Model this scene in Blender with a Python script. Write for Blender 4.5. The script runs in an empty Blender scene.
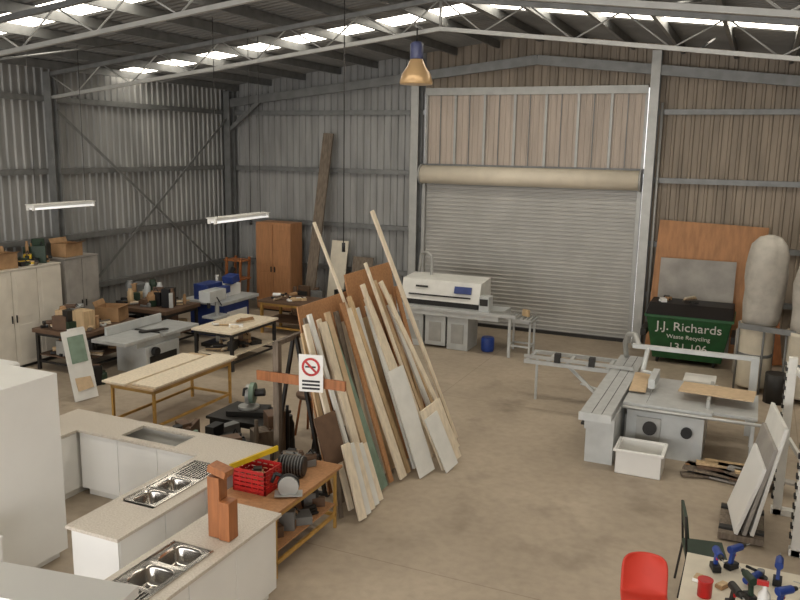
import bpy, bmesh, math, random
from mathutils import Matrix, Vector, noise
random.seed(4)
C=bpy.context
sc=C.scene
try:
    sc.view_settings.view_transform='Standard'
except Exception: pass
# ---------- camera
cam=bpy.data.cameras.new('camera');co=bpy.data.objects.new('camera',cam);C.collection.objects.link(co)
cam.sensor_width=36;cam.lens=36
co.matrix_world=Matrix.Translation((0,0,4.5))@Matrix.Rotation(math.radians(24),4,'Z')@Matrix.Rotation(math.radians(90-10.76),4,'X')@Matrix.Rotation(math.radians(1.0),4,'Z')
sc.camera=co
# ---------- materials
def lin(c):
    return tuple(((v/255)/12.92 if v/255<=.04045 else ((v/255+.055)/1.055)**2.4) for v in c)
MATS={}
def mat(name,rgb,rough=.6,metal=0,var=.12,scale=6,emit=0,rgb2=None,stretch=(1,1,1),bump=0,alpha=1):
    if name in MATS: return MATS[name]
    m=bpy.data.materials.new(name);m.use_nodes=True
    nt=m.node_tree;b=nt.nodes['Principled BSDF']
    c=lin(rgb)
    c2=lin(rgb2) if rgb2 else tuple(v*(1-var*2) for v in c)
    tc=nt.nodes.new('ShaderNodeTexCoord');mp=nt.nodes.new('ShaderNodeMapping');mp.inputs['Scale'].default_value=stretch
    nz=nt.nodes.new('ShaderNodeTexNoise');nz.inputs['Scale'].default_value=scale;nz.inputs['Detail'].default_value=6
    rp=nt.nodes.new('ShaderNodeValToRGB')
    rp.color_ramp.elements[0].position=.35;rp.color_ramp.elements[1].position=.62
    rp.color_ramp.elements[0].color=(*c2,1);rp.color_ramp.elements[1].color=(*c,1)
    nt.links.new(tc.outputs['Object'],mp.inputs['Vector']);nt.links.new(mp.outputs[0],nz.inputs['Vector'])
    nt.links.new(nz.outputs['Fac'],rp.inputs[0]);nt.links.new(rp.outputs[0],b.inputs['Base Color'])
    b.inputs['Roughness'].default_value=rough;b.inputs['Metallic'].default_value=metal
    if emit:
        b.inputs['Emission Color'].default_value=(*c,1);b.inputs['Emission Strength'].default_value=emit
    if bump:
        bp=nt.nodes.new('ShaderNodeBump');bp.inputs['Strength'].default_value=bump;bp.inputs['Distance'].default_value=.02
        nt.links.new(nz.outputs['Fac'],bp.inputs['Height']);nt.links.new(bp.outputs[0],b.inputs['Normal'])
    MATS[name]=m;return m
CLAD=mat('cladding_grey',(158,158,156),.55,.2,.14,1.2,stretch=(3,3,.5))
CLADW=mat('cladding_warm',(152,139,123),.6,.1,.14,1.2,stretch=(3,3,.5))
ROOF=mat('roof_sheet',(126,125,122),.6,.2,.15,.8)
SKY=mat('translucent_sheet',(255,248,234),.5,0,.05,2,emit=6)
STEEL=mat('steel_galv',(130,131,130),.5,.4,.1,5)
STEELW=mat('steel_pale',(178,178,174),.45,.3,.06,5)
DARK=mat('dark_steel',(50,48,46),.5,.3)
BLACK=mat('black',(22,22,24),.5)
CREAM=mat('cream',(216,207,188),.5,0,.05)
SHUT=mat('shutter',(180,178,173),.5,.2,.06,1.5)
DRUMC=mat('drum_cream',(226,215,195),.5,0,.06,2)
PINK=mat('translucent_panel',(178,164,150),.6,0,.1,1.5,emit=.12,stretch=(3,3,.4))
WHITE=mat('white_laminate',(233,232,228),.35,0,.02,2)
OFFW=mat('offwhite_paint',(225,224,218),.5,0,.05,4)
MACH=mat('machine_grey',(200,203,202),.4,.1,.06,4)
MACHD=mat('machine_tabletop',(192,194,193),.35,.15,.06,8)
BLUE=mat('machine_blue',(48,66,128),.4)
TOP=mat('laminate_top',(208,200,188),.4,0,.1,60,rgb2=(188,178,164))
PINE=mat('pine',(206,177,137),.6,0,.12,4,stretch=(6,6,.8))
PINE2=mat('pale_timber',(232,218,194),.6,0,.08,4,stretch=(6,6,.8))
CHIP=mat('chipboard',(178,130,88),.7,0,.1,30)
MDF=mat('mdf_tan',(202,176,142),.65,0,.06,12)
ORW=mat('orange_wood',(168,106,62),.5,0,.15,4,stretch=(6,6,.8))
WARD=mat('wardrobe_wood',(176,126,86),.5,0,.1,4,stretch=(6,6,.8))
PLY=mat('plywood',(178,127,84),.6,0,.12,3,stretch=(4,4,.6))
BROWN=mat('brown_board',(104,80,62),.6)
WEATH=mat('weathered_timber',(124,111,97),.8,0,.2,5,stretch=(6,6,.8))
GREENG=mat('green_grey_board',(128,150,132),.6)
GREEN=mat('bin_green',(36,92,50),.5)
DGREEN=mat('dark_green',(34,56,40),.5)
RED=mat('red_plastic',(190,32,30),.4)
ORANGE=mat('orange_plastic',(204,60,42),.6,0,.03)
YEL=mat('yellow',(226,190,40),.45)
CHROME=mat('stainless',(200,196,190),.18,1,.03,8)
CARD=mat('cardboard',(172,136,98),.8)
CLOTH=mat('filter_cloth',(182,176,166),.9,0,.1,5,bump=.5)
GREYP=mat('grey_sheet',(162,157,150),.6,0,.15,2)
TUBE=mat('tube_white',(250,250,248),.3,0,.0,2,emit=.6)
AMBER=mat('lamp_amber',(196,162,118),.3,.3,.05,3,emit=.12)
LAMPB=mat('lamp_blue',(86,92,128),.4)
ORSTEEL=mat('ochre_steel',(190,148,76),.5)
CBLUE=mat('blue_tool',(40,70,150),.45)
LOCK=mat('locker_beige',(216,209,195),.5,0,.05,3)
# concrete floor
FL=bpy.data.materials.new('concrete_floor');FL.use_nodes=True
nt=FL.node_tree;b=nt.nodes['Principled BSDF'];tc=nt.nodes.new('ShaderNodeTexCoord')
n1=nt.nodes.new('ShaderNodeTexNoise');n1.inputs['Scale'].default_value=.35;n1.inputs['Detail'].default_value=8;n1.inputs['Roughness'].default_value=.65
n2=nt.nodes.new('ShaderNodeTexNoise');n2.inputs['Scale'].default_value=9;n2.inputs['Detail'].default_value=10
r1=nt.nodes.new('ShaderNodeValToRGB');r1.color_ramp.elements[0].position=.3;r1.color_ramp.elements[1].position=.7
r1.color_ramp.elements[0].color=(*lin((152,138,120)),1);r1.color_ramp.elements[1].color=(*lin((188,173,153)),1)
r2=nt.nodes.new('ShaderNodeValToRGB');r2.color_ramp.elements[0].position=.25;r2.color_ramp.elements[1].position=.6
r2.color_ramp.elements[0].color=(.78,.77,.76,1);r2.color_ramp.elements[1].color=(1,1,1,1)
mx=nt.nodes.new('ShaderNodeMixRGB');mx.blend_type='MULTIPLY';mx.inputs[0].default_value=.6
n3=nt.nodes.new('ShaderNodeTexNoise');n3.inputs['Scale'].default_value=1.3;n3.inputs['Detail'].default_value=4
r3=nt.nodes.new('ShaderNodeValToRGB');r3.color_ramp.elements[0].position=.27;r3.color_ramp.elements[1].position=.42
r3.color_ramp.elements[0].color=(.62,.6,.58,1);r3.color_ramp.elements[1].color=(1,1,1,1)
mx2=nt.nodes.new('ShaderNodeMixRGB');mx2.blend_type='MULTIPLY';mx2.inputs[0].default_value=.7
sp=nt.nodes.new('ShaderNodeTexBrick');sp.offset=0;sp.inputs['Scale'].default_value=1;sp.inputs['Brick Width'].default_value=6;sp.inputs['Row Height'].default_value=6;sp.inputs['Mortar Size'].default_value=.008
sp.inputs['Color1'].default_value=(1,1,1,1);sp.inputs['Color2'].default_value=(1,1,1,1);sp.inputs['Mortar'].default_value=(.75,.73,.71,1)
mx3=nt.nodes.new('ShaderNodeMixRGB');mx3.blend_type='MULTIPLY';mx3.inputs[0].default_value=1
for n in (n1,n2,n3,sp): nt.links.new(tc.outputs['Object'],n.inputs['Vector'])
nt.links.new(n1.outputs['Fac'],r1.inputs[0]);nt.links.new(n2.outputs['Fac'],r2.inputs[0]);nt.links.new(n3.outputs['Fac'],r3.inputs[0])
nt.links.new(r1.outputs[0],mx.inputs[1]);nt.links.new(r2.outputs[0],mx.inputs[2]);nt.links.new(mx.outputs[0],mx2.inputs[1]);nt.links.new(r3.outputs[0],mx2.inputs[2])
nt.links.new(mx2.outputs[0],mx3.inputs[1]);nt.links.new(sp.outputs['Color'],mx3.inputs[2]);nt.links.new(mx3.outputs[0],b.inputs['Base Color'])
b.inputs['Roughness'].default_value=.5
# ---------- builder
class B:
    def __init__(s,name,loc=(0,0,0),rz=0):
        s.name=name;s.bm=bmesh.new();s.mats=[];s.T=Matrix.Translation(loc)@Matrix.Rotation(math.radians(rz),4,'Z')
    def mi(s,m):
        if m not in s.mats:s.mats.append(m)
        return s.mats.index(m)
    def v(s,p): return s.bm.verts.new(s.T@Vector(p))
    def f(s,vs,m,smooth=False):
        try:
            f=s.bm.faces.new(vs);f.material_index=s.mi(m);f.smooth=smooth;return f
        except ValueError: pass
    def hexa(s,P,m):
        v=[s.v(p) for p in P]
        for q in ((0,3,2,1),(4,5,6,7),(0,1,5,4),(1,2,6,5),(2,3,7,6),(3,0,4,7)): s.f([v[i] for i in q],m)
    def box(s,x0,x1,y0,y1,z0,z1,m):
        s.hexa([(x0,y0,z0),(x1,y0,z0),(x1,y1,z0),(x0,y1,z0),(x0,y0,z1),(x1,y0,z1),(x1,y1,z1),(x0,y1,z1)],m)
    def rbox(s,c,size,m,rot=(0,0,0)):
        R=Matrix.Rotation(math.radians(rot[2]),3,'Z')@Matrix.Rotation(math.radians(rot[1]),3,'Y')@Matrix.Rotation(math.radians(rot[0]),3,'X')
        a,b_,c_=[k/2 for k in size];c=Vector(c)
        s.hexa([c+R@Vector(p) for p in [(-a,-b_,-c_),(a,-b_,-c_),(a,b_,-c_),(-a,b_,-c_),(-a,-b_,c_),(a,-b_,c_),(a,b_,c_),(-a,b_,c_)]],m)
    def beam(s,p1,p2,w,t,m,wd=(0,1,0)):
        p1=Vector(p1);p2=Vector(p2);l=(p2-p1).normalized();wd=Vector(wd)
        wv=wd-l*wd.dot(l)
        if wv.length<1e-4: wv=Vector((1,0,0))-l*l.x
        wv=wv.normalized()*w/2;tv=l.cross(wv).normalized()*t/2
        s.hexa([p1-wv-tv,p1+wv-tv,p1+wv+tv,p1-wv+tv,p2-wv-tv,p2+wv-tv,p2+wv+tv,p2-wv+tv],m)
    def tube(s,p1,p2,r,m,n=10,r2=None):
        p1=Vector(p1);p2=Vector(p2);l=(p2-p1).normalized();r2=r if r2 is None else r2
        a=l.orthogonal().normalized();c=l.cross(a)
        A=[];Bv=[]
        for i in range(n):
            t=2*math.pi*i/n;d=a*math.cos(t)+c*math.sin(t)
            A.append(s.v(p1+d*r));Bv.append(s.v(p2+d*r2))
        for i in range(n): s.f([A[i],A[(i+1)%n],Bv[(i+1)%n],Bv[i]],m,True)
        s.f(A[::-1],m);s.f(Bv,m)
    def path(s,pts,r,m,n=8):
        for a,b_ in zip(pts,pts[1:]): s.tube(a,b_,r,m,n)
    def lathe(s,c,prof,m,n=20,wob=0,lean=(0,0)):
        rings=[]
        for k,(r,z) in enumerate(prof):
            ring=[]
            for i in range(n):
                t=2*math.pi*i/n
                rr=r*(1+wob*noise.noise(Vector((math.cos(t)*1.7+c[0],math.sin(t)*1.7,z*2.5))))
                ring.append(s.v((c[0]+lean[0]*z+rr*math.cos(t),c[1]+lean[1]*z+rr*math.sin(t),c[2]+z)))
            rings.append(ring)
        for a,b_ in zip(rings,rings[1:]):
            for i in range(n): s.f([a[i],a[(i+1)%n],b_[(i+1)%n],b_[i]],m,True)
        s.f(rings[0][::-1],m);s.f(rings[-1],m)
    def grid(s,rows,m,smooth=True):
        V=[[s.v(p) for p in r] for r in rows]
        for a,b_ in zip(V,V[1:]):
            for i in range(len(a)-1): s.f([a[i],a[i+1],b_[i+1],b_[i]],m,smooth)
    def done(s,bevel=0,solid=0):
        co_=[v.co.copy() for v in s.bm.verts]
        mn=Vector([min(c[i] for c in co_) for i in range(3)]);mx_=Vector([max(c[i] for c in co_) for i in range(3)])
        o=Vector(((mn.x+mx_.x)/2,(mn.y+mx_.y)/2,mn.z))
        for v in s.bm.verts: v.co-=o
        bmesh.ops.recalc_face_normals(s.bm,faces=s.bm.faces) if not solid else None
        me=bpy.data.meshes.new(s.name);s.bm.to_mesh(me);s.bm.free()
        for m in s.mats: me.materials.append(m)
        ob=bpy.data.objects.new(s.name,me);ob.location=o;C.collection.objects.link(ob)
        if solid:
            md=ob.modifiers.new('solid','SOLIDIFY');md.thickness=solid
        if bevel:
            md=ob.modifiers.new('bevel','BEVEL');md.width=bevel;md.segments=2;md.limit_method='ANGLE'
        return ob
def ribbed(b,o,u,n,h0,h1,L,m,pitch=.2,d=.035,s0=0,vdir=(0,0,1)):
    o=Vector(o);u=Vector(u);n=Vector(n);vd=Vector(vdir)
    pts=[];s=0
    while s<L-1e-6:
        for a,q in ((0,0),(.55,0),(.65,1),(.9,1)):
            t=s+a*pitch
            if t<=L: pts.append((t,q*d))
        s+=pitch
    pts.append((L,0))
    rows=[[],[]]
    for t,q in pts:
        base=o+u*t+n*q
        rows[0].append(base+vd*(h0(t) if callable(h0) else h0));rows[1].append(base+vd*(h1(t) if callable(h1) else h1))
    b.grid(rows,m,False)
# ---------- SHELL
XL,XR,YB,YF=-14.2,4.0,19.5,-5.0;XM=-5.1;ZE=6.15;ZR=7.25
b=B('floor');b.box(XL-.3,XR+.3,YF,YB+.3,-.2,0,FL);b.done()
gab=lambda x: ZE+(ZR-ZE)*(1-abs(x-XM)/9.1)
b=B('wall_back')
ribbed(b,(XL,YB,0),(1,0,0),(0,-1,0),0,lambda t:gab(XL+t),6.15,CLAD)
ribbed(b,(-8.05,YB,0),(1,0,0),(0,-1,0),5.95,lambda t:gab(-8.05+t),5.55,CLADW)
ribbed(b,(-2.5,YB,0),(1,0,0),(0,-1,0),0,lambda t:gab(-2.5+t),6.5,CLADW)
for z in (1.2,2.4,3.87,5.4):
    b.box(XL,-8.05,YB-.16,YB-.03,z-.06,z+.06,STEEL);b.box(-2.5,XR,YB-.16,YB-.03,z-.06,z+.06,STEEL)
for x in (-13.95,-8.18,-2.38,3.7):
    w=.1
    b.box(x-w,x+w,YB-.42,YB-.40,0,gab(x)-.2,STEELW if abs(x)<10 and x<0 else STEEL);b.box(x-w,x+w,YB-.18,YB-.16,0,gab(x)-.2,STEEL);b.box(x-.012,x+.012,YB-.4,YB-.18,0,gab(x)-.2,STEEL)
b.tube((-8.34,YB-.25,0),(-8.34,YB-.25,5.6),.03,STEELW);b.tube((-2.2,YB-.25,0),(-2.2,YB-.25,5.6),.03,STEELW)
b.beam((-14,YB-.3,5.65),(XM,YB-.3,6.6),.22,.12,STEEL,(0,0,1));b.beam((4,YB-.3,5.65),(XM,YB-.3,6.6),.22,.12,STEEL,(0,0,1))
b.beam((-13.95,YB-.3,4.9),(-12.9,YB-.3,5.7),.1,.1,STEEL,(0,0,1))
b.done()
b=B('wall_left');ribbed(b,(XL,YF,0),(0,1,0),(1,0,0),0,ZE,YB-YF,CLAD)
for z in (1.2,2.4,3.87,5.4): b.box(XL+.04,XL+.16,YF,YB,z-.06,z+.06,STEEL)
b.beam((XL+.22,12.9,5.3),(XL+.22,19.2,.6),.06,.02,STEEL,(0,0,1));b.beam((XL+.25,12.9,.6),(XL+.25,19.2,5.3),.06,.02,STEEL,(0,0,1))
b.done()
b=B('wall_right');ribbed(b,(XR,YF,0),(0,1,0),(-1,0,0),0,ZE,YB-YF,CLADW);b.done()
b=B('wall_front');ribbed(b,(XL,YF,0),(1,0,0),(0,1,0),4.2,lambda t:gab(XL+t),18.2,CLAD);b.done()
b=B('ceiling')
sl=math.hypot(9.1,1.1)
segs=[(-5,4.3,ROOF),(4.3,5.2,SKY),(5.2,9.6,ROOF),(9.6,10.5,SKY),(10.5,14.95,ROOF),(14.95,15.8,SKY),(15.8,19.5,ROOF)]
for y0,y1,m in segs:
    for side in (-1,1):
        ux=Vector((-side*9.1,0,ZR-ZE)).normalized()
        ribbed(b,(XM+side*9.1,y0,ZE),(0,1,0),(0,0,-1),0,sl,y1-y0,m,.19,.03,vdir=ux)
for side in (-1,1):
    for k in range(9):
        q=.4+k*1.1
        x=XM+side*(9.1-q*.993);z=gab(x)-.1
        b.box(x-.035,x+.035,YF,YB-.05,z-.1,z+.06,STEEL)
b.done()
def truss(y,name='roof_truss'):
    b=B(name)
    for side in (-1,1):
        xe=XM+side*8.85
        b.box(xe-.1,xe+.1,y-.08,y-.065,0,5.95,STEEL);b.box(xe-.1,xe+.1,y+.065,y+.08,0,5.95,STEEL);b.box(xe-.01,xe+.01,y-.07,y+.07,0,5.95,STEEL)
        n=12
        P=[];Q=[]
        for i in range(n+1):
            t=i/n;x=xe+(XM-xe)*t
            P.append((x,y,5.42+1.03*t));Q.append((x,y,5.9+1.03*t))
        b.beam(P[0],P[-1],.065,.065,STEELW,(0,1,0));b.beam(Q[0],Q[-1],.08,.08,STEEL,(0,1,0))
        for i in range(n):
            if i%2: b.tube(P[i],Q[i+1],.014,STEELW,6)
            else: b.tube(Q[i],P[i+1],.014,STEELW,6)
    b.tube((XM,y,6.45),(XM,y,6.95),.025,STEELW,6)
    b.tube((-11,y,5.7),(-11,y+3.2,6.35),.018,STEEL,6);b.tube((-1,y,6.0),(-1,y+3.2,6.55),.018,STEEL,6)
    return b.done()
truss(12.9);truss(9.0);truss(5.0)
# ---------- roller door
b=B('door_1')
ribbed(b,(-8.0,YB-.1,0),(0,0,1),(0,-1,0),0,5.45,3.8,SHUT,.1,.03,vdir=(1,0,0))
b.tube((-8.0,YB-.3,3.85),(-2.55,YB-.3,3.85),.23,DRUMC,20)
b.box(-8.02,-2.53,YB-.2,YB-.02,4.0,4.12,STEEL)
b.box(-8.0,-2.55,YB-.2,YB-.05,0,.08,DARK)
for x in(-8.02,-2.62): b.box(x,x+.09,YB-.22,YB-.06,0,3.8,STEELW)
for e in(-8.0,-2.55): b.tube((e-.02,YB-.3,3.85),(e+.02,YB-.3,3.85),.26,STEELW,20)
b.done()
b=B('window_1')
ribbed(b,(-8.0,YB-.03,4.12),(1,0,0),(0,-1,0),0,1.75,5.45,PINK,.14,.02)
b.box(-8.0,-2.55,YB-.16,YB-.0,5.82,6.0,STEELW)
for i in range(8):
    x=-8.0+5.4*i/7; b.box(x,x+.06,YB-.12,YB-.05,4.12,5.82,STEELW)
    if i<7: b.box(x+.38,x+.4,YB-.08,YB-.05,4.12,5.82,STEEL)
b.done()
# ---------- fluorescent battens
def batten(x,y,z,L):
    b=B('fluorescent_batten_light')
    b.box(x-.05,x+.05,y-L/2,y+L/2,z,z+.06,WHITE)
    for d in(-.07,.07):
        b.tube((x+d,y-L/2+.03,z-.02),(x+d,y+L/2-.03,z-.02),.018,TUBE)
        for e in(-1,1): b.rbox((x+d,y+e*(L/2-.02),z),(.05,.03,.09),WHITE)
    b.box(x-.12,x+.12,y-L/2,y+L/2,z+.05,z+.065,OFFW)
    for e in(-.4,.4): b.tube((x,y+e*L,z+.06),(x,y+e*L,gab(x)-.06),.006,DARK,5)
    b.done()
batten(-12.2,11.4,3.3,1.5);batten(-9.1,12.8,3.12,1.75)
b=B('high_bay_pendant_light')
c=(-5.45,12.75,0)
b.lathe(c,[(.27,5.55),(.28,5.58),(.24,5.72),(.15,5.85),(.11,5.95),(.1,5.96)],AMBER,24)
b.lathe(c,[(.1,5.96),(.11,5.98),(.11,6.2),(.07,6.24)],LAMPB,16)
b.tube((c[0],c[1],6.24),(c[0],c[1],6.48),.012,DARK,6);b.beam((c[0],c[1]-.05,6.48),(c[0],c[1]+.2,6.48),.05,.04,STEEL)
b.done()
b=B('hanging_cord');b.tube((-6.2,11.6,2.85),(-6.2,11.6,7.08),.009,DARK,5);b.tube((-6.2,11.6,2.8),(-6.2,11.6,2.95),.03,BLACK,8)
b.done()
b=B('hanging_cord');b.tube((-9.4,13.6,3.0),(-9.4,13.6,6.7),.007,DARK,5);b.tube((-9.4,13.6,2.92),(-9.4,13.6,3.02),.03,BLACK,8)
b.done()
# ---------- clutter helper
def clutter(name,x0,x1,y0,y1,z,n,mats,mh=.25,seed=1,size=.22):
    R=random.Random(seed);b=B(name)
    for i in range(n):
        x=R.uniform(x0,x1);y=R.uniform(y0,y1);m=R.choice(mats);m2=R.choice(mats);k=R.random();h=R.uniform(.05,mh);w=R.uniform(.06,size);d=R.uniform(.05,size);a=R.uniform(0,90)
        if k<.28: b.rbox((x,y,z+h/2),(w,d,h),m,(0,0,a))
        elif k<.42:
            r=min(w*.35,.1);b.lathe((x,y,z),[(r,0),(r,h*.8),(r*.7,h*.9),(r*.7,h)],m,12)
        elif k<.56:
            t=math.radians(a);c_=math.cos(t);s_=math.sin(t)
            b.tube((x-.12*c_,y-.12*s_,z+.1),(x+.08*c_,y+.08*s_,z+.1),.045,m,10);b.tube((x+.08*c_,y+.08*s_,z+.1),(x+.16*c_,y+.16*s_,z+.1),.025,BLACK,8)
            b.beam((x-.06*c_,y-.06*s_,z+.1),(x-.12*c_,y-.12*s_,z+.03),.045,.04,m2);b.rbox((x-.12*c_,y-.12*s_,z+.025),(.09,.06,.05),BLACK,(0,0,a))
        elif k<.7:
            b.rbox((x,y,z+h*.35),(w,d*.6,h*.7),m,(0,0,a));b.rbox((x,y,z+h*.74),(w*.9,d*.1,.02),m2,(0,0,a));b.tube((x-w*.3,y,z+h*.7),(x,y,z+h*.95),.01,BLACK,6);b.tube((x+w*.3,y,z+h*.7),(x,y,z+h*.95),.01,BLACK,6)
        elif k<.82:
            for q in range(3):
                t=math.radians(a+q*8);L=min(size*.9,.22);b.beam((x-L*math.cos(t),y-L*math.sin(t),z+.02+.03*q),(x+L*math.cos(t),y+L*math.sin(t),z+.02+.03*q),.05,.025,R.choice([PINE,PINE2,WEATH,m]),(-math.sin(t),math.cos(t),0))
        elif k<.92:
            pts=[(x+.09*math.cos(t*.7),y+.09*math.sin(t*.7),z+.015+.002*t) for t in range(20)];b.path(pts,.012,m,6)
        else:
            b.tube((x,y,z),(x,y,z+.04),w*.4,m,16);b.tube((x,y,z+.04),(x,y,z+.06),w*.15,m2,10)
    return b.done(.004)
MUT=[DARK,BLACK,CARD,STEEL,PINE,BROWN,DGREEN,MACH,STEELW]
# ---------- lockers
def cupboard(name,x0,x1,y0,y1,h,m,doors):
    b=B(name)
    b.box(x0,x1-.03,y0,y1,.06,h,m);b.box(x0+.03,x1-.06,y0+.02,y1-.02,0,.06,DARK)
    b.box(x0,x1,y0-.01,y1+.01,h,h+.03,m)
    w=(y1-y0)/doors
    for i in range(doors):
        b.box(x1-.028,x1,y0+i*w+.008,y0+(i+1)*w-.008,.09,h-.02,m)
        yy=y0+(i+1)*w-.06 if i%2==0 else y0+i*w+.05
        b.box(x1,x1+.03,yy,yy+.015,h*.48,h*.48+.15,DARK)
        b.box(x1,x1+.008,y0+i*w+.1,y0+(i+1)*w-.1,.2,h*.5-.1,m);b.box(x1,x1+.008,y0+i*w+.1,y0+(i+1)*w-.1,h*.5+.05,h-.12,m)
    return b.done(.004)
cupboard('storage_cupboard',-13.86,-13.25,10.4,12.25,2.0,LOCK,3)
cupboard('storage_cupboard',-13.86,-13.3,12.4,13.35,2.05,GREYP,2)
def openbox(x,y,z,w,d,h,a=0):
    b=B('cardboard_box',(x,y,z),a)
    t=.008
    b.box(-w/2,w/2,-d/2,d/2,0,t,CARD)
    b.box(-w/2,-w/2+t,-d/2,d/2,t,h,CARD);b.box(w/2-t,w/2,-d/2,d/2,t,h,CARD);b.box(-w/2,w/2,-d/2,-d/2+t,t,h,CARD);b.box(-w/2,w/2,d/2-t,d/2,t,h,CARD)
    b.hexa([(w/2,-d/2,h),(w/2+t,-d/2,h),(w/2+t,d/2,h),(w/2,d/2,h),(w/2+.1,-d/2,h+.04),(w/2+.1+t,-d/2,h+.04),(w/2+.1+t,d/2,h+.04),(w/2+.1,d/2,h+.04)],CARD)
    b.hexa([(-w/2,-d/2,h),(-w/2+t,-d/2,h),(-w/2+t,d/2,h),(-w/2,d/2,h),(-w/2-.05,-d/2,h+.1),(-w/2-.04,-d/2,h+.1),(-w/2-.04,d/2,h+.1),(-w/2-.05,d/2,h+.1)],CARD)
    b.done()
openbox(-13.58,12.75,2.085,.4,.5,.28,5);openbox(-13.55,11.0,2.035,.42,.55,.3,-6)
clutter('power_tools_and_tins',-13.72,-13.42,11.5,12.1,2.035,24,[DGREEN,BLACK,DARK,CARD,YEL,DGREEN],.5,3,.28)
b=B('cabinet_door_sample')
b.beam((-10.6,10.2,.02),(-10.85,10.2,1.25),.42,.03,OFFW,(.4,1,0));b.beam((-10.6,10.2,.2),(-10.74,10.2,.6),.28,.02,MDF,(.4,1,0));b.beam((-10.705,10.2,.68),(-10.8,10.2,1.15),.28,.02,GREENG,(.4,1,0));b.done()
b=B('cabinet_door_sample')
b.beam((-10.95,10.5,.02),(-11.1,10.5,1.2),.3,.03,WHITE,(.3,1,0));b.done()
# ---------- benches left
def table(name,x0,x1,y0,y1,h,topm,legm,t=.04,shelf=None,leg=.03):
    b=B(name)
    b.box(x0,x1,y0,y1,h-t,h,topm)
    for x in(x0+.06,x1-.06):
        for y in(y0+.08,y1-.08): b.box(x-leg/1,x+leg/1,y-leg,y+leg,0,h-t,legm)
        b.box(x-.02,x+.02,y0+.08,y1-.08,h-t-.07,h-t,legm);b.box(x-.015,x+.015,y0+.08,y1-.08,.15,.19,legm)
    for y in(y0+.08,y1-.08): b.box(x0+.06,x1-.06,y-.02,y+.02,h-t-.07,h-t,legm);b.box(x0+.06,x1-.06,y-.015,y+.015,.15,.19,legm)
    if shelf: b.box(x0+.05,x1-.05,y0+.08,y1-.08,shelf,shelf+.02,topm)
    return b
b=table('trestle_work_table',-9.15,-8.2,9.2,11.3,.8,MDF,ORSTEEL,.03,leg=.02);b.done()
b=B('cabinet_door_blank')
b.box(-9.18,-8.72,9.15,11.1,.803,.835,PINE2);b.done(.004)
b=B('cabinet_door_blank')
b.box(-8.66,-8.18,9.25,11.35,.803,.835,PINE2);b.done(.004)
b=table('work_table',-10.35,-9.35,12.8,14.5,.82,PINE2,DARK,.04,.3);b.done()
b=table('work_table',-10.9,-9.5,16.0,17.0,.82,BROWN,ORSTEEL,.05,.3);b.done()
clutter('offcuts_pile',-10.1,-9.6,13.1,14.2,.823,6,[PINE2,WHITE,CARD],.06,5,.3)
clutter('offcuts_pile',-10.1,-9.6,13.05,14.2,.325,14,[BROWN,CARD,PINE,DARK],.3,6,.4)
clutter('jigs_on_table',-10.6,-9.8,16.25,16.75,.825,10,[BROWN,CARD,PINE,WHITE],.15,7,.3)
b=table('workbench',-13.3,-11.6,13.5,14.7,.9,BROWN,DARK,.08,.3);b.done()
clutter('workbench_tool_clutter',-13.1,-11.8,13.75,14.45,.905,60,MUT,.5,8,.38)
clutter('under_bench_clutter',-13.1,-11.8,13.7,14.5,.325,36,MUT,.45,9,.4)
b=table('workbench',-13.0,-11.7,11.2,12.9,.85,BROWN,DARK,.08,.3);b.done()
clutter('workbench_tool_clutter',-12.8,-11.9,11.4,12.2,.855,54,MUT+[CARD,PINE],.42,10,.36)
openbox(-12.2,12.55,.855,.5,.5,.3,20)
clutter('under_bench_clutter',-12.8,-11.9,11.4,12.7,.325,36,MUT,.45,11,.4)
b=B('surface_planer_machine')
b.box(-11.5,-10.75,11.9,12.9,0,.55,MACH);b.box(-11.42,-10.83,11.75,13.05,.55,.68,MACH);b.box(-11.55,-10.7,11.3,12.3,.7,.77,MACHD);b.box(-11.55,-10.7,12.4,13.5,.68,.75,MACHD)
b.box(-11.5,-11.45,11.6,13.2,.77,.95,MACH);b.tube((-10.72,12.1,.45),(-10.62,12.1,.45),.09,BLACK,14)
b.box(-10.75,-10.73,12.0,12.8,.1,.35,DARK);b.tube((-11.4,12.35,.74),(-10.8,12.35,.74),.05,DARK,12)
b.hexa([(-11.1,12.1,.78),(-11.0,12.1,.78),(-10.75,12.6,.78),(-10.85,12.6,.78),(-11.1,12.1,.82),(-11.0,12.1,.82),(-10.75,12.6,.82),(-10.85,12.6,.82)],DARK)
b.done(.01)
clutter('shavings_and_tools',-11.6,-10.9,10.9,11.1,0,12,MUT,.4,14,.35)
b=B('spindle_moulder_machine')
b.box(-12.3,-11.3,15.2,16.2,0,.8,BLUE);b.box(-12.4,-11.2,15.0,16.5,.8,.88,MACHD);b.box(-12.1,-11.7,15.1,15.7,.88,1.25,BLUE)
b.box(-12.1,-11.6,15.8,16.3,.88,1.15,WHITE);b.tube((-11.9,15.75,.88),(-11.9,15.75,1.4),.05,STEELW);b.box(-11.31,-11.28,15.3,16.1,.2,.6,WHITE)
b.rbox((-11.5,15.4,1.1),(.2,.5,.16),BLUE,(0,0,10));b.rbox((-11.6,15.9,1.3),(.3,.3,.18),BLUE,(10,0,0))
b.path([(-12,16.2,1.1),(-12.1,16.7,1.4),(-12.3,16.9,.9)],.07,BLACK)
b.done(.012)
b=B('drill_press')
b.box(-11.3,-10.8,14.3,14.8,0,.08,DARK);b.tube((-11.05,14.6,.08),(-11.05,14.6,1.3),.05,STEELW);b.box(-11.25,-10.85,14.3,14.8,.65,.7,MACHD)
b.box(-11.2,-10.9,14.15,14.75,1.05,1.3,MACH);b.tube((-11.05,14.3,.9),(-11.05,14.3,1.05),.04,DARK);b.path([(-10.9,14.4,1.15),(-10.7,14.3,1.0)],.015,BLACK)
b.done(.01)
b=B('wardrobe')
b.box(-12.55,-11.45,18.4,19.0,.05,2.45,WARD)
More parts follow.
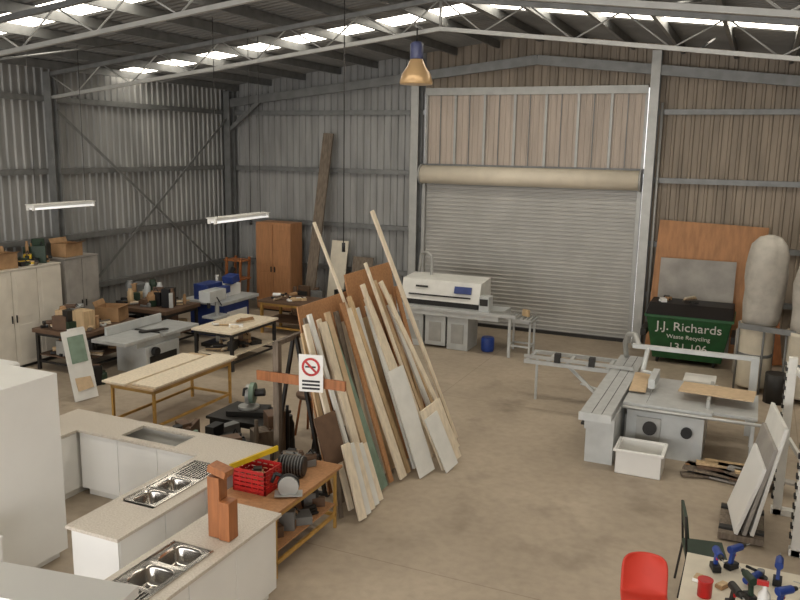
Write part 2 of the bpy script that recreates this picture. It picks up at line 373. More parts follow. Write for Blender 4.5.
for i in range(2):
    x=-12.55+.55*i
    b.box(x+.01,x+.54,18.37,18.4,.1,2.4,WARD);b.box(x+(.48 if i==0 else .04),x+(.51 if i==0 else .07),18.34,18.37,1.1,1.25,DARK)
    b.box(x+.1,x+.44,18.36,18.37,.2,1.1,WARD);b.box(x+.1,x+.44,18.36,18.37,1.3,2.26,WARD)
b.box(-12.5,-11.5,18.45,18.95,0,.05,DARK);b.done(.006)
b=B('timber_stand')
for x in(-13.2,-12.75):
    for y in (17.8,18.2): b.beam((x,y,0),(x+.1,y,1.5),.06,.05,ORW)
for z in(.4,.9,1.4): b.box(-13.2,-12.6,17.8,18.2,z,z+.04,ORW)
b.done()
b=B('leaning_timber_plank');b.beam((-11.0,18.5,.03),(-10.7,19.15,4.85),.3,.05,WEATH,(1,0,0));b.done()
b=B('leaning_sheet');b.beam((-10.3,18.7,.03),(-10.3,19.1,2.0),.5,.03,CREAM,(1,0,0));b.done()
b=B('leaning_sheet');b.beam((-9.6,18.75,.03),(-9.6,19.1,1.6),.6,.03,WEATH,(1,0,0));b.done()
clutter('timber_offcuts_pile',-11.0,-9.2,17.6,18.2,0,44,[WEATH,PINE,BROWN,CARD,STEEL,DARK],.95,21,.42)
# ---------- edgebander
b=B('edge_banding_machine')
b.box(-7.35,-6.85,16.7,17.4,0,.76,MACH);b.box(-6.8,-6.3,16.72,17.4,.05,.76,MACH);b.box(-6.25,-5.75,16.7,17.4,0,.76,MACH);b.box(-7.3,-5.8,16.78,17.3,.1,.7,DARK)
b.box(-7.45,-5.0,16.55,17.5,.78,.95,MACH);b.box(-7.45,-4.6,16.48,16.75,.9,.97,MACHD);b.beam((-4.75,16.6,0),(-4.75,16.6,.9),.06,.06,MACH)
b.hexa([(-7.4,16.65,1.1),(-5.5,16.65,1.1),(-5.5,17.5,1.02),(-7.4,17.5,1.02),(-7.4,16.8,1.55),(-5.5,16.8,1.55),(-5.5,17.5,1.6),(-7.4,17.5,1.6)],OFFW)
b.box(-7.37,-5.55,16.75,17.4,.95,1.1,DARK)
b.beam((-7.2,16.66,1.22),(-5.7,16.66,1.22),.03,.03,DARK,(0,0,1));b.rbox((-5.9,16.71,1.38),(.4,.05,.16),BLUE,(-18,0,0));b.rbox((-6.9,16.72,1.4),(.3,.03,.04),DARK,(-18,0,0))
b.box(-5.48,-5.25,16.6,16.9,.97,1.3,MACH);b.box(-5.46,-5.27,16.585,16.6,1.1,1.25,DARK)
b.box(-7.25,-6.95,16.68,16.7,.15,.6,STEELW);b.box(-6.15,-5.85,16.68,16.7,.15,.6,STEELW);b.box(-6.7,-6.4,16.7,16.72,.15,.6,STEELW)
b.path([(-6.9,17.3,1.55),(-6.9,17.3,2.0),(-7.05,17.35,2.1),(-7.25,17.5,2.05),(-7.35,17.6,1.5)],.035,STEELW)
for k in range(12): b.tube((-5.2+k*.05,16.5,.985),(-5.2+k*.05,16.73,.985),.015,STEELW,8)
b.done(.012)
b=B('blue_drum');b.lathe((-5.35,16.95,0),[(.13,0),(.15,.05),(.15,.3),(.13,.33)],CBLUE,16);b.done()
b=table('roller_outfeed_stand',-4.95,-4.35,16.95,17.5,.8,MACHD,MACH,.03,leg=.02)
for k in range(6): b.tube((-4.9+k*.1,16.95,.82),(-4.9+k*.1,17.5,.82),.02,STEELW,8)
b.done()
clutter('parts_on_stand',-4.65,-4.55,17.18,17.3,.845,3,[CARD,DARK,PINE],.15,15,.2)
# ---------- sheets and bin at right
b=B('plywood_sheet');b.beam((-1.0,18.85,.03),(-.92,19.28,2.95),2.3,.02,PLY,(1,0,0));b.done()
b=B('grey_wall_sheet');b.beam((-1.15,18.72,.03),(-1.15,19.0,2.15),1.6,.02,GREYP,(1,0,0));b.done()
b=B('leaning_timber_plank');b.beam((.65,18.6,.03),(.35,19.1,2.0),.2,.04,ORW,(1,0,0));b.done()
b=B('leaning_timber_plank');b.beam((.85,18.5,.03),(1.1,19.1,1.9),.15,.04,WEATH,(1,0,0));b.done()
b=B('waste_bin')
def tp(x0,x1,y0,y1,z0,X0,X1,Y0,Y1,z1,m): b.hexa([(x0,y0,z0),(x1,y0,z0),(x1,y1,z0),(x0,y1,z0),(X0,Y0,z1),(X1,Y0,z1),(X1,Y1,z1),(X0,Y1,z1)],m)
tp(-1.85,-.45,17.75,18.5,.12,-2.0,-.3,17.5,18.6,1.05,GREEN)
b.box(-2.04,-.26,17.46,18.64,1.05,1.12,GREEN);tp(-2.02,-.28,17.44,18.62,1.12,-2.0,-.3,17.9,18.6,1.3,BLACK)
b.box(-2.12,-2.0,17.6,18.4,.6,.75,DARK);b.box(-.3,-.18,17.6,18.4,.6,.75,DARK)
for x in(-1.75,-.6):
    for y in(17.85,18.35): b.tube((x-.03,y,.08),(x+.03,y,.08),.08,BLACK,12)
bin_=b.done(.01)
def text(s,size,loc,rot,m,parent,name='lettering'):
    cu=bpy.data.curves.new(name,'FONT');cu.body=s;cu.size=size;cu.extrude=.004;cu.align_x='CENTER';cu.materials.append(m)
    o=bpy.data.objects.new(name,cu);C.collection.objects.link(o)
    o.parent=parent;o.location=Vector(loc)-parent.location;o.rotation_euler=[math.radians(a) for a in rot]
    return o
text('J.J. Richards',.28,(-1.13,17.485,.8),(105,0,0),WHITE,bin_)
text('Waste Recycling',.13,(-1.13,17.535,.62),(105,0,0),WHITE,bin_)
text('131 106',.24,(-1.13,17.585,.36),(105,0,0),WHITE,bin_)
clutter('bin_contents',-1.8,-1.1,18.0,18.4,1.31,8,[CARD,WHITE,DARK],.12,31)
# ---------- dust extractor
b=B('dust_extractor')
for x,y,ln in((.16,16.5,.03),(.98,16.1,.05)):
    b.lathe((x,y,0),[(.3,.1),(.32,.15),(.32,.6),(.31,1.2),(.33,1.25),(.33,1.32)],CREAM,24,.05)
    b.lathe((x,y,0),[(.325,.7),(.33,.71),(.33,.75),(.325,.76)],STEEL,24)
    b.lathe((x,y,0),[(.33,1.33),(.34,1.5),(.36,1.7),(.37,1.95),(.38,2.2),(.37,2.45),(.35,2.65),(.31,2.83),(.2,2.97),(.05,3.02)],CLOTH,32,.16,(ln,0))
    for a in range(4):
        t=a*math.pi/2+.4;b.tube((x+.34*math.cos(t),y+.34*math.sin(t),0),(x+.34*math.cos(t),y+.34*math.sin(t),1.35),.02,STEEL,6)
b.beam((-.15,16.2,1.3),(1.3,15.75,1.3),.1,.06,STEEL,(0,0,1));b.tube((.57,15.8,0),(.57,15.8,.55),.2,DARK)
b.done()
b=B('dust_bag');b.lathe((.1,17.3,0),[(.2,0),(.3,.1),(.32,.6),(.28,1.0),(.12,1.15),(.1,1.2)],CLOTH,24,.2);b.done()
# ---------- sliding panel saw
b=B('sliding_panel_saw')
b.box(-1.55,-.45,12.0,13.3,.0,.68,MACH);b.box(-1.6,-.35,11.9,13.5,.74,.82,MACHD);b.box(-1.5,-.5,12.1,13.2,.66,.75,MACH)
b.box(-.35,.25,12.0,13.2,.76,.81,MACHD);b.beam((.2,12.1,.0),(.2,12.1,.76),.05,.05,MACH);b.beam((.2,13.1,.0),(.2,13.1,.76),.05,.05,MACH)
b.box(-.9,-.4,13.5,14.1,.77,.81,OFFW);b.box(-1.28,-1.275,12.0,13.4,.82,.823,DARK);b.tube((-1.283,12.7,.82),(-1.277,12.7,.82),.14,STEELW,24)
b.box(-2.03,-1.63,11.35,12.5,0,.55,MACH);b.box(-2.05,-1.62,11.3,14.2,.52,.72,MACH);b.box(-2.0,-1.65,13.4,13.8,0,.52,MACH)
b.box(-2.06,-2.03,11.5,12.3,.08,.45,STEELW)
b.box(-2.08,-1.64,11.05,14.7,.74,.84,MACHD);b.box(-1.92,-1.91,11.05,14.7,.84,.843,DARK);b.box(-1.78,-1.77,11.05,14.7,.84,.843,DARK)
b.box(-2.1,-2.05,11.3,14.2,.57,.6,DARK);b.box(-2.09,-1.63,11.03,11.05,.73,.85,MACH)
for y in(13.6,14.35): b.box(-3.6,-2.08,y-.025,y+.025,.76,.83,MACHD)
for x in(-3.57,-3.2,-2.85,-2.5,-2.15): b.box(x-.03,x+.03,13.6,14.35,.76,.81,MACHD)
b.box(-3.6,-1.7,13.58,13.62,.86,.92,STEELW);b.beam((-2.9,13.9,.74),(-1.9,13.2,.2),.05,.05,MACH)
for x in(-3.0,-2.4): b.box(x-.05,x+.05,13.54,13.66,.84,1.0,DARK)
b.tube((-3.45,13.95,0),(-3.45,13.95,.76),.025,MACH);b.tube((-2.7,14.3,0.3),(-2.0,13.9,.3),.02,MACH)
b.box(-.45,-.4,12.1,13.2,.82,.95,STEELW);b.tube((-1.6,11.85,.76),(.3,11.85,.76),.025,STEELW)
b.box(.1,.22,13.6,13.75,0,1.3,MACH);b.box(-1.75,.2,13.64,13.72,1.24,1.31,MACH);b.tube((-1.5,13.68,1.26),(-1.5,13.2,.98),.04,MACH);b.box(-1.33,-1.23,12.5,13.2,.9,1.05,MACH);b.tube((-1.5,13.2,.98),(-1.28,13.1,.98),.03,MACH)
b.path([(-1.65,13.68,1.28),(-1.75,13.9,1.42),(-1.88,14.05,1.38),(-1.95,14.2,1.2),(-1.98,14.85,.6),(-1.95,14.9,.03)],.045,STEELW)
b.box(-1.4,-1.05,11.97,12.0,.2,.6,STEELW);b.tube((-1.2,11.98,.45),(-1.2,11.9,.45),.1,DARK,18);b.tube((-.68,12.0,.45),(-.68,11.93,.45),.08,BLACK,16)
b.box(-1.62,-1.57,12.3,13.0,.1,.5,STEELW);b.tube((-1.98,12.9,.25),(-2.1,12.9,.25),.1,BLACK,14);b.box(-1.3,-.9,13.35,13.45,.1,.6,DARK)
b.done(.008)
b=B('plywood_offcut_panel');b.rbox((-.33,12.6,.965),(1.05,.55,.02),MDF,(0,0,-4));b.done()
b=B('plywood_offcut_panel');b.rbox((-1.5,12.95,.862),(.25,1.1,.018),MDF,(0,0,3));b.done()
b=B('white_plastic_tub')
X0,X1,Y0,Y1=-1.55,-.92,11.1,11.6
for (x0,x1,y0,y1) in((X0,X0+.02,Y0,Y1),(X1-.02,X1,Y0,Y1),(X0,X1,Y0,Y0+.02),(X0,X1,Y1-.02,Y1)): b.box(x0,x1,y0,y1,.0,.36,WHITE)
b.box(X0,X1,Y0,Y1,0,.02,WHITE)
b.box(X0-.03,X1+.03,Y0-.03,Y0,.33,.37,WHITE);b.box(X0-.03,X1+.03,Y1,Y1+.03,.33,.37,WHITE);b.box(X0-.03,X0,Y0,Y1,.33,.37,WHITE);b.box(X1,X1+.03,Y0,Y1,.33,.37,WHITE)
b.done(.01)
b=B('floor_timber_offcuts')
R=random.Random(5)
for i in range(22):
    x=R.uniform(-.35,.35);y=R.uniform(11.35,11.7) if i%3 else R.uniform(11.45,11.75);a=R.uniform(-.4,.4);L=R.uniform(.2,.42)
    z=.03+.035*(i//4)
    b.beam((x-L,y-a*.3,z),(x+L,y+a*.3,z),.13,.03,R.choice([BROWN,WEATH,PINE,CHIP,GREYP]))
b.done()
# ---------- right rack of white panels
b=B('panel_storage_rack')
for x,y in((.5,10.7),(.68,9.6)):
    b.box(x,x+.1,y-.06,y+.06,0,2.05,OFFW)
    for k in range(15): b.box(x-.03,x,y-.045,y+.045,.2+k*.12,.25+k*.12,DARK);b.box(x-.012,x,y-.06,y+.06,.25+k*.12,.3+k*.12,OFFW)
    b.box(x-.02,x+.4,y-.06,y+.06,0,.08,OFFW)
b.beam((.6,10.7,1.9),(.78,9.6,1.9),.08,.04,OFFW,(0,0,1));b.beam((.6,10.7,1.0),(.78,9.6,1.0),.06,.04,OFFW,(0,0,1))
b.done(.004)
b=B('white_panel_stack')
for i,(w,h,m) in enumerate([(.95,1.35,OFFW),(.9,1.1,GREYP),(.8,.85,WHITE)]):
    b.beam((.2-i*.08,10.08-.05*i,.13),(.44-i*.08,10.08-.05*i,.13+h),w,.045,m,(-.15,1,0))
b.box(-.1,.4,9.6,10.5,.02,.1,WEATH);b.box(-.1,.4,9.7,9.8,.0,.13,DARK);b.box(-.1,.4,10.3,10.4,.0,.13,DARK)
b.done(.006)
# ---------- foreground table and chairs
b=table('foreground_table',-.33,1.1,6.1,7.6,.75,CREAM,STEEL,.03,leg=.018);b.done()
def drill(b,x,y,z,a,m):
    T=Matrix.Translation((x,y,z))@Matrix.Rotation(math.radians(a),4,'Z')
    P=lambda *p:T@Vector(p)
    b.tube(P(-.1,0,.19),P(.05,0,.19),.036,m,14,.034);b.tube(P(.05,0,.19),P(.1,0,.19),.026,DARK,12,.018);b.tube(P(.1,0,.19),P(.17,0,.19),.005,STEELW,6)
    b.beam(P(-.05,0,.17),P(-.075,0,.05),.04,.032,m,T.to_3x3()@Vector((1,0,0)));b.beam(P(-.06,0,.155),P(-.02,0,.12),.02,.02,RED,(0,0,1))
    c=P(-.06,0,.03);b.rbox(c,(.12,.075,.055),BLACK,(0,0,a))
R=random.Random(77)
for i,(x,y) in enumerate([(-.05,7.3),(.2,7.0),(.45,7.4),(.12,6.7),(.5,6.9),(.72,7.05),(.75,6.6),(.4,6.5),(.1,7.5)]):
    b=B('cordless_drill');drill(b,x,y,.752,R.uniform(0,360),[CBLUE,DGREEN,CBLUE,DARK][i%4]);b.done(.003)
b=B('angle_grinder',(.26,7.28,.752),60);b.tube((-.14,0,.06),(.08,0,.06),.035,CBLUE,12,.03);b.tube((.1,0,.03),(.1,0,.09),.032,STEEL,12);b.tube((.1,0,.015),(.1,0,.022),.062,BLACK,20);b.tube((.1,.03,.06),(.1,.14,.06),.014,BLACK,8);b.done()
b=B('radio',(.85,7.42,.752),-20);b.box(-.13,.13,-.06,.06,0,.17,BLACK);b.tube((-.07,-.06,.08),(-.07,-.07,.08),.045,STEEL,14);b.tube((.07,-.06,.08),(.07,-.07,.08),.045,STEEL,14);b.path([(-.12,0,.17),(-.12,0,.21),(.12,0,.21),(.12,0,.17)],.01,DARK);b.done(.008)
b=B('spray_bottle');b.lathe((.33,6.8,.752),[(.045,0),(.05,.02),(.05,.16),(.02,.2),(.018,.24)],WHITE,14);b.rbox((.31,6.8,1.01),(.09,.03,.04),RED);b.done()
b=B('paint_tin');b.lathe((-.13,6.85,.752),[(.06,0),(.06,.14),(.065,.145),(.065,.155),(.055,.15)],RED,18);b.done()
for i,(x,y,m) in enumerate([(.0,7.06,CARD),(.62,6.78,YEL),(-.2,7.1,WHITE)]):
    b=B('sandpaper_pack',(x,y,.752),R.uniform(0,90));b.box(-.05,.05,-.035,.035,0,.03,m);b.box(-.045,.055,-.03,.03,.031,.04,PINE);b.done(.003)
b=B('plastic_chair',(-.63,7.02,0),12)
rows=[]
prof=[(-.2,.42),(-.19,.45),(0,.44),(.13,.45),(.18,.5),(.21,.6),(.24,.72),(.25,.79),(.255,.83)]
for k,(y,z) in enumerate(prof):
    row=[]
    for i in range(11):
        u=(i-5)/5;w=.21
        if k==len(prof)-1:w=.15
        if k==len(prof)-2:w=.195
        row.append((u*w,y-(.06*u*u if k>3 else 0),z+(.03*u*u if k<4 else 0)))
    rows.append(row)
b.grid(rows,ORANGE)
for sx in(-1,1):
    b.path([(sx*.19,-.22,0),(sx*.15,-.14,.43),(sx*.15,.14,.43),(sx*.19,.24,0)],.012,STEELW)
o=b.done();md=o.modifiers.new('sub','SUBSURF');md.levels=1;md.render_levels=1;o.modifiers.new('s','SOLIDIFY').thickness=.012
b=B('metal_frame_chair',(-.2,8.3,0),100)
b.box(-.2,.2,-.2,.2,.43,.48,DGREEN);b.rbox((0,.21,.78),(.4,.03,.24),DGREEN,(-8,0,0))
for sx in(-.2,.2):
    b.path([(sx,-.2,0),(sx,-.19,.43)],.013,DARK);b.path([(sx,.24,0),(sx,.19,.43),(sx,.23,.9)],.013,DARK);b.tube((sx,-.19,.42),(sx,.19,.42),.013,DARK)
b.done(.005)
# ---------- KITCHEN
def slab(b,x0,x1,y0,y1,z0,z1,m,holes=()):
    xs=sorted({x0,x1,*[h[0] for h in holes],*[h[1] for h in holes]});ys=sorted({y0,y1,*[h[2] for h in holes],*[h[3] for h in holes]})
    for a,c in zip(xs,xs[1:]):
        for d,e in zip(ys,ys[1:]):
            if any(h[0]<=(a+c)/2<=h[1] and h[2]<=(d+e)/2<=h[3] for h in holes): continue
            b.box(a,c,d,e,z0,z1,m)
def carcass(b,x0,x1,y0,y1,m=WHITE,h=.865,z0=.1):
    t=.018
    b.box(x0,x0+t,y0,y1,z0,h,m);b.box(x1-t,x1,y0,y1,z0,h,m);b.box(x0+t,x1-t,y0,y0+t,z0,h,m);b.box(x0+t,x1-t,y1-t,y1,z0,h,m);b.box(x0+t,x1-t,y0+t,y1-t,z0,z0+t,m)
    b.box(x0+.05,x1-.05,y0+.05,y1-.05,0,z0,OFFW)
b=B('kitchen_counter')
carcass(b,-7.68,-5.77,7.25,7.78);carcass(b,-5.73,-5.17,5.25,7.78);carcass(b,-8.26,-7.72,6.1,7.78)
n=3
for i in range(n):
    w=(7.68-5.8)/n;x=-7.68+i*w
    b.box(x+.004,x+w-.004,7.23,7.248,.11,.85,WHITE)
b.box(-7.72,-7.70,6.12,6.68,.11,.85,WHITE);b.box(-7.72,-7.70,6.69,7.2,.11,.85,WHITE)
for i in range(4):
    y=5.25+i*.632; b.box(-5.17,-5.155,y+.004,y+.628,.11,.85,WHITE)
b.box(-5.74,-5.16,5.235,5.25,.11,.86,WHITE)
slab(b,-8.3,-5.78,7.2,7.82,.866,.9,TOP,[(-7.05,-6.2,7.3,7.7)]);slab(b,-8.3,-7.68,6.05,7.2,.866,.9,TOP)
slab(b,-5.78,-5.13,5.2,7.82,.866,.9,TOP,[(-5.68,-5.28,5.85,6.62)])
b.done(.002)
b=B('kitchen_counter')
carcass(b,-4.68,-4.12,3.6,6.28)
for i in range(4):
    y=3.6+i*.67; b.box(-4.12,-4.105,y+.004,y+.666,.11,.85,WHITE)
slab(b,-4.73,-4.07,3.55,6.33,.866,.9,TOP,[(-4.63,-4.2,4.62,5.42)])
b.done(.002)
def superloop(cx,cy,hx,hy,z,n=24,p=4):
    r=[]
    for i in range(n):
        t=2*math.pi*i/n;c=math.cos(t);s=math.sin(t)
        r.append((cx+hx*math.copysign(abs(c)**(2/p),c),cy+hy*math.copysign(abs(s)**(2/p),s),z))
    return r
def sink(x0,x1,y0,y1,z,drain):
    b=B('kitchen_sink')
    m=(y0+y1)/2;cx=(x0+x1)/2
    bowls=[(m-(y1-y0)/4,),(m+(y1-y0)/4,)]
    hy=(y1-y0)/4-.03;hx=(x1-x0)/2-.035
    for (cy,) in bowls:
        loops=[superloop(cx,cy,hx+.004,hy+.004,z+.006),superloop(cx,cy,hx-.01,hy-.01,z-.02),superloop(cx,cy,hx-.02,hy-.02,z-.13),superloop(cx,cy,hx-.05,hy-.05,z-.16)]
        V=[[b.v(p) for p in l] for l in loops]
        for a,c in zip(V,V[1:]):
            for i in range(24): b.f([a[i],a[(i+1)%24],c[(i+1)%24],c[i]],CHROME,True)
        b.f(V[-1],CHROME)
        b.lathe((cx,cy,z-.158),[(.035,0),(.035,.004)],DARK,14)
        o=superloop(cx,cy,(x1-x0)/2+.02,(y1-y0)/4+.0,z+.008,24,12)
        O=[b.v(p) for p in o]
        for i in range(24): b.f([O[i],O[(i+1)%24],V[0][(i+1)%24],V[0][i]],CHROME)
    d0,d1=(y0+drain,y0) if drain<0 else (y1,y1+drain)
    b.box(x0-.02,x1+.02,d0,d1,z+.002,z+.008,CHROME)
    for k in range(9):
        x=x0+.03+(x1-x0-.06)*k/8;b.box(x-.008,x+.008,d0+.03,d1-.03,z+.008,z+.016,CHROME);b.box(x+.01,x+.02,d0+.03,d1-.03,z+.008,z+.009,DARK)
    for e in (d0 if drain<0 else d1,): b.box(x0-.02,x1+.02,e-.01,e+.01,z+.002,z+.016,CHROME)
    b.box(x0-.03,x0-.015,min(d0,y0),max(d1,y1),z+.002,z+.016,CHROME);b.box(x1+.015,x1+.03,min(d0,y0),max(d1,y1),z+.002,z+.016,CHROME)
    b.done()
sink(-5.66,-5.3,5.87,6.6,.9,.42)
sink(-4.61,-4.22,4.64,5.4,.9,-.45)
b=B('pantry_cabinet')
b.box(-7.35,-6.64,5.15,5.98,.1,2.1,WHITE);b.box(-7.3,-6.7,5.2,5.93,0,.1,OFFW);b.box(-6.638,-6.62,5.15,5.98,.1,2.1,WHITE);b.box(-7.35,-6.62,5.13,5.148,.1,2.1,WHITE);b.done(.002)
b=B('pantry_cabinet')
b.box(-8.95,-8.4,6.1,7.0,.1,1.75,WHITE);b.box(-8.9,-8.45,6.15,6.95,0,.1,OFFW);b.box(-8.4,-8.38,6.1,6.54,.11,1.74,WHITE);b.box(-8.4,-8.38,6.55,7.0,.11,1.74,WHITE);b.done(.002)
b=B('base_cabinet')
carcass(b,-7.0,-6.15,4.2,4.78);b.box(-7.02,-6.13,4.18,4.8,.866,.9,WHITE);b.box(-6.15,-6.133,4.2,4.78,.11,.86,WHITE);b.done(.002)
b=B('mezzanine_handrail');b.beam((-2.7,.97,3.43),(-1.23,1.23,3.41),.16,.06,OFFW,(0,0,1));b.beam((-2.7,.97,3.51),(-1.21,1.23,3.49),.13,.025,WHITE,(0,1,0));b.beam((-1.3,1.21,0),(-1.3,1.21,3.42),.07,.07,OFFW);b.beam((-2.65,.98,0),(-2.65,.98,3.42),.07,.07,OFFW);b.done()
# ---------- trolley with tools
b=table('tool_trolley',-5.05,-4.25,6.5,7.95,.78,CHIP,ORSTEEL,.03,None,leg=.015)
b.box(-5.0,-4.3,6.6,7.85,.3,.32,CHIP)
b.done()
clutter('trolley_shelf_clutter',-4.9,-4.4,6.75,7.7,.322,20,[DARK,BROWN,CARD,BLACK,STEEL],.25,63,.25)
def crate(x,y,z,w,d,h,m):
    b=B('plastic_crate')
    b.box(x-w/2,x+w/2,y-d/2,y+d/2,z,z+.015,m)
    for k in range(5):
        zz=z+.02+k*(h-.04)/4.3
        for e in(-1,1):
            b.box(x-w/2,x+w/2,y+e*(d/2-.008)-.006,y+e*(d/2-.008)+.006,zz,zz+.035,m);b.box(x+e*(w/2-.008)-.006,x+e*(w/2-.008)+.006,y-d/2,y+d/2,zz,zz+.035,m)
    for i in range(6):
        xx=x-w/2+.01+(w-.02)*i/5;yy=y-d/2+.01+(d-.02)*i/5
        for e in(-1,1):
            b.box(xx-.008,xx+.008,y+e*(d/2-.01)-.01,y+e*(d/2-.01)+.01,z,z+h,m);b.box(x+e*(w/2-.01)-.01,x+e*(w/2-.01)+.01,yy-.008,yy+.008,z,z+h,m)
    b.done()
crate(-4.79,6.97,.783,.42,.34,.26,RED)
clutter('crate_contents',-4.87,-4.72,6.93,7.02,.8,9,[DARK,BLACK,CARD],.22,55,.1)
b=B('spirit_level');b.beam((-4.97,6.72,1.08),(-4.77,7.35,1.11),.06,.025,YEL,(0,0,1));b.done()
b=B('circular_saw',(-4.36,6.92,.783),30)
b.tube((0,-.02,.11),(0,.02,.11),.11,STEELW,24);b.tube((0,.02,.12),(0,.06,.12),.12,DARK,20);b.rbox((0,.02,.02),(.3,.16,.01),STEELW);b.tube((0,.05,.13),(0,.16,.13),.05,CBLUE,14);b.path([(-.05,.06,.2),(-.14,.06,.24),(-.18,.06,.14)],.02,BLACK);b.done()
b=B('electric_motor',(-4.62,7.42,.783),15)
b.tube((-.15,0,.12),(.15,0,.12),.11,DARK,18)
for k in range(8): b.tube((-.12+k*.034,0,.12),(-.11+k*.034,0,.12),.12,STEEL,18)
b.rbox((0,0,.015),(.22,.2,.03),DARK);b.done()
clutter('trolley_tool_clutter',-4.9,-4.5,7.68,7.8,.785,14,[DARK,BLACK,BROWN,STEEL,WEATH],.22,61,.18)
b=B('timber_post_offcut');b.box(-4.42,-4.29,5.62,5.75,.905,1.5,ORW);b.box(-4.285,-4.17,5.6,5.74,.905,1.28,ORW);b.rbox((-4.31,5.68,1.56),(.2,.14,.07),ORW,(0,12,0));b.done(.004)
b=table('machine_stand',-7.3,-6.3,9.3,10.1,.5,DARK,DARK,.04,leg=.03);b.done()
b=B('mitre_saw',(-6.8,9.7,.503),20)
b.rbox((0,0,.04),(.6,.4,.08),DARK);b.tube((0,0,.08),(0,0,.12),.16,STEELW,20);b.tube((-.03,.0,.3),(.03,0,.3),.15,STEELW,24);b.tube((.03,0,.32),(.1,0,.32),.16,GREENG,20);b.tube((.1,0,.32),(.25,0,.34),.06,DARK);b.beam((0,.2,.1),(0,.05,.36),.08,.06,DARK);b.path([(0,-.1,.42),(0,-.25,.45),(0,-.3,.36)],.02,BLACK);b.done(.004)
clutter('tool_boxes_pile',-7.3,-6.3,8.5,9.0,0,40,[DARK,GREENG,STEEL,BLACK,BROWN],.7,71,.5)
clutter('tool_boxes_pile',-6.05,-5.9,8.7,9.6,0,24,[DARK,BROWN,BLACK,WEATH],.95,72,.34)
clutter('machine_parts_pile',-7.9,-7.6,8.6,9.4,0,12,[DARK,STEEL,BLACK,GREENG],.5,73,.35)
b=B('stool',(-6.2,10.5,0));b.lathe((0,0,0),[(.2,.62),(.22,.64),(.22,.68),(.2,.7)],BROWN,20)
for a in range(4):
    t=a*math.pi/2+.7;b.tube((.24*math.cos(t),.24*math.sin(t),0),(.14*math.cos(t),.14*math.sin(t),.63),.02,ORW,8)
b.done()
# ---------- board rack
b=B('timber_storage_rack')
for y in(8.6,9.7,10.9):
    b.beam((-4.85,y,0),(-5.28,y,2.1),.05,.04,DARK);b.beam((-5.7,y,0),(-5.32,y,2.1),.05,.04,DARK);b.box(-5.75,-4.8,y-.03,y+.03,0,.04,DARK)
b.beam((-5.3,8.15,2.1),(-5.3,11.0,2.1),.06,.06,WEATH,(0,0,1))
b.box(-5.34,-5.26,8.14,8.22,0,2.1,WEATH)
b.beam((-5.55,8.11,1.68),(-4.3,8.11,1.70),.12,.035,ORW,(0,0,1))
b.done()
b=B('chipboard_sheet');b.beam((-4.76,9.4,.06),(-5.22,9.4,2.5),1.75,.02,CHIP);b.done()
b=B('chipboard_sheet');b.beam((-4.7,10.5,.06),(-5.2,10.5,2.75),1.5,.02,CHIP);b.done()
R=random.Random(12)
b=B('leaning_timber_boards')
for i in range(28):
    s=.03+i/28*.97
    w=R.uniform(.05,.13);h=R.uniform(1.9,2.4)
    bx=-4.52+.25*s;by=8.25+2.9*s
    b.beam((bx,by,.05),(-5.03-.16*(h-2.3),by+R.uniform(-.2,.1)*(s>.1),h),w,.03,R.choice([PINE2,PINE,MDF,OFFW,CHIP,WEATH,BROWN]),(.15,1,0))
spec=[(.0,.09,2.35,PINE2,0),(.06,.07,2.45,OFFW,-.05),(.12,.14,2.3,PINE2,.05),(.19,.1,2.4,MDF,.0),(.26,.19,2.25,GREENG,-.25),(.34,.08,2.45,CHIP,.0),(.41,.15,2.35,PINE2,-.1),(.48,.08,2.5,PINE,-.2),(.55,.13,2.3,OFFW,.1),(.62,.09,2.6,PINE2,-.15),(.69,.13,2.4,PINE2,-.3),(.77,.07,2.6,MDF,-.2),(.85,.1,2.2,OFFW,-.1),(.92,.08,2.3,PINE,-.3)]
for i,(s,w,h,m,dy) in enumerate(spec):
    bx=-4.28+.3*s+R.uniform(-.05,.05);by=8.3+2.9*s
    b.beam((bx,by,.05),(-4.95-.22*(h-2.3),by+dy,h),w,.035,m,(.15,1,0))
b.beam((-4.0,11.25,.05),(-5.0,10.2,3.62),.065,.035,PINE2,(.3,1,0))
b.beam((-4.25,9.9,.05),(-5.45,9.35,3.5),.04,.03,PINE2,(.3,1,0))
b.beam((-3.85,10.9,.05),(-4.9,10.3,2.6),.08,.03,PINE2,(.3,1,0))
b.beam((-4.1,10.5,.05),(-5.0,10.0,2.9),.05,.03,PINE2,(.3,1,0))
b.done(.003)
b=B('cabinet_panel_offcuts')
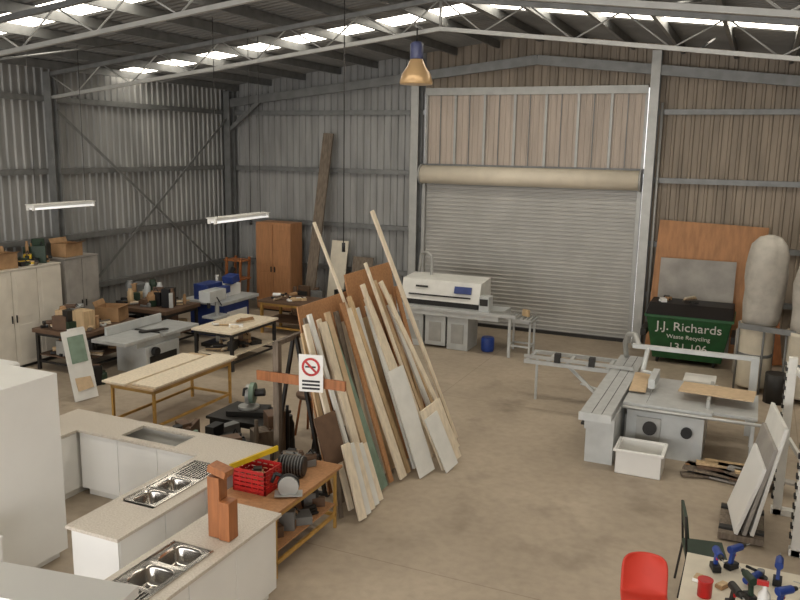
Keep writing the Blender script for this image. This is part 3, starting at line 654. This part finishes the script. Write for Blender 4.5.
for i in range(5): b.beam((-4.08-i*.01,8.16+i*.14,.03),(-4.34-i*.01,8.18+i*.14,.95-.05*i),.13,.03,[PINE2,OFFW][i%2],(.3,1,0))
b.done(.003)
b=B('dark_offcut_panel')
b.beam((-4.42,8.12,.7),(-4.6,8.12,1.3),.34,.02,BROWN,(.4,1,0));b.beam((-4.36,8.13,.0),(-4.44,8.13,.7),.06,.02,WEATH,(.4,1,0));b.done(.003)
b=B('pale_offcut_panel')
b.beam((-3.72,10.3,.03),(-4.05,10.2,.9),.48,.03,PINE2,(.3,1,0));b.beam((-3.66,10.15,.03),(-3.97,10.05,.8),.3,.02,OFFW,(.3,1,0));b.done(.003)
b=B('pale_offcut_panel')
b.beam((-3.9,9.8,.03),(-4.4,9.75,1.5),.34,.02,OFFW,(.3,1,0));b.done(.003)
# sign
b=B('no_smoking_sign',(-4.72,8.02,1.60),14)
b.box(-.15,.15,-.006,.006,0,.46,WHITE)
for i in range(28):
    t0=2*math.pi*i/28;t1=2*math.pi*(i+1)/28
    b.beam((.1*math.cos(t0),-.01,.31+.1*math.sin(t0)),(.1*math.cos(t1),-.01,.31+.1*math.sin(t1)),.028,.006,RED,(0,0,1) if abs(math.cos(t0))>.7 else (1,0,0))
b.beam((-.075,-.012,.385),(.075,-.012,.235),.025,.006,RED,(1,0,1));b.box(-.07,.06,-.009,-.007,.3,.32,BLACK)
for k in range(3): b.box(-.11,.11,-.009,-.007,.03+k*.045,.055+k*.045,BLACK)
b.done()
# ---------- LIGHT
w=bpy.data.worlds.new('world');sc.world=w;w.use_nodes=True
w.node_tree.nodes['Background'].inputs[0].default_value=(1,.98,.96,1);w.node_tree.nodes['Background'].inputs[1].default_value=2.0
def area(name,loc,rot,sx,sy,p,col):
    l=bpy.data.lights.new(name,'AREA');l.shape='RECTANGLE';l.size=sx;l.size_y=sy;l.energy=p;l.color=col
    o=bpy.data.objects.new(name,l);o.location=loc;o.rotation_euler=[math.radians(a) for a in rot];C.collection.objects.link(o)
area('daylight_front_opening',(-5,-4.8,2.2),(90,0,0),16,4,850,(1,.97,.94))
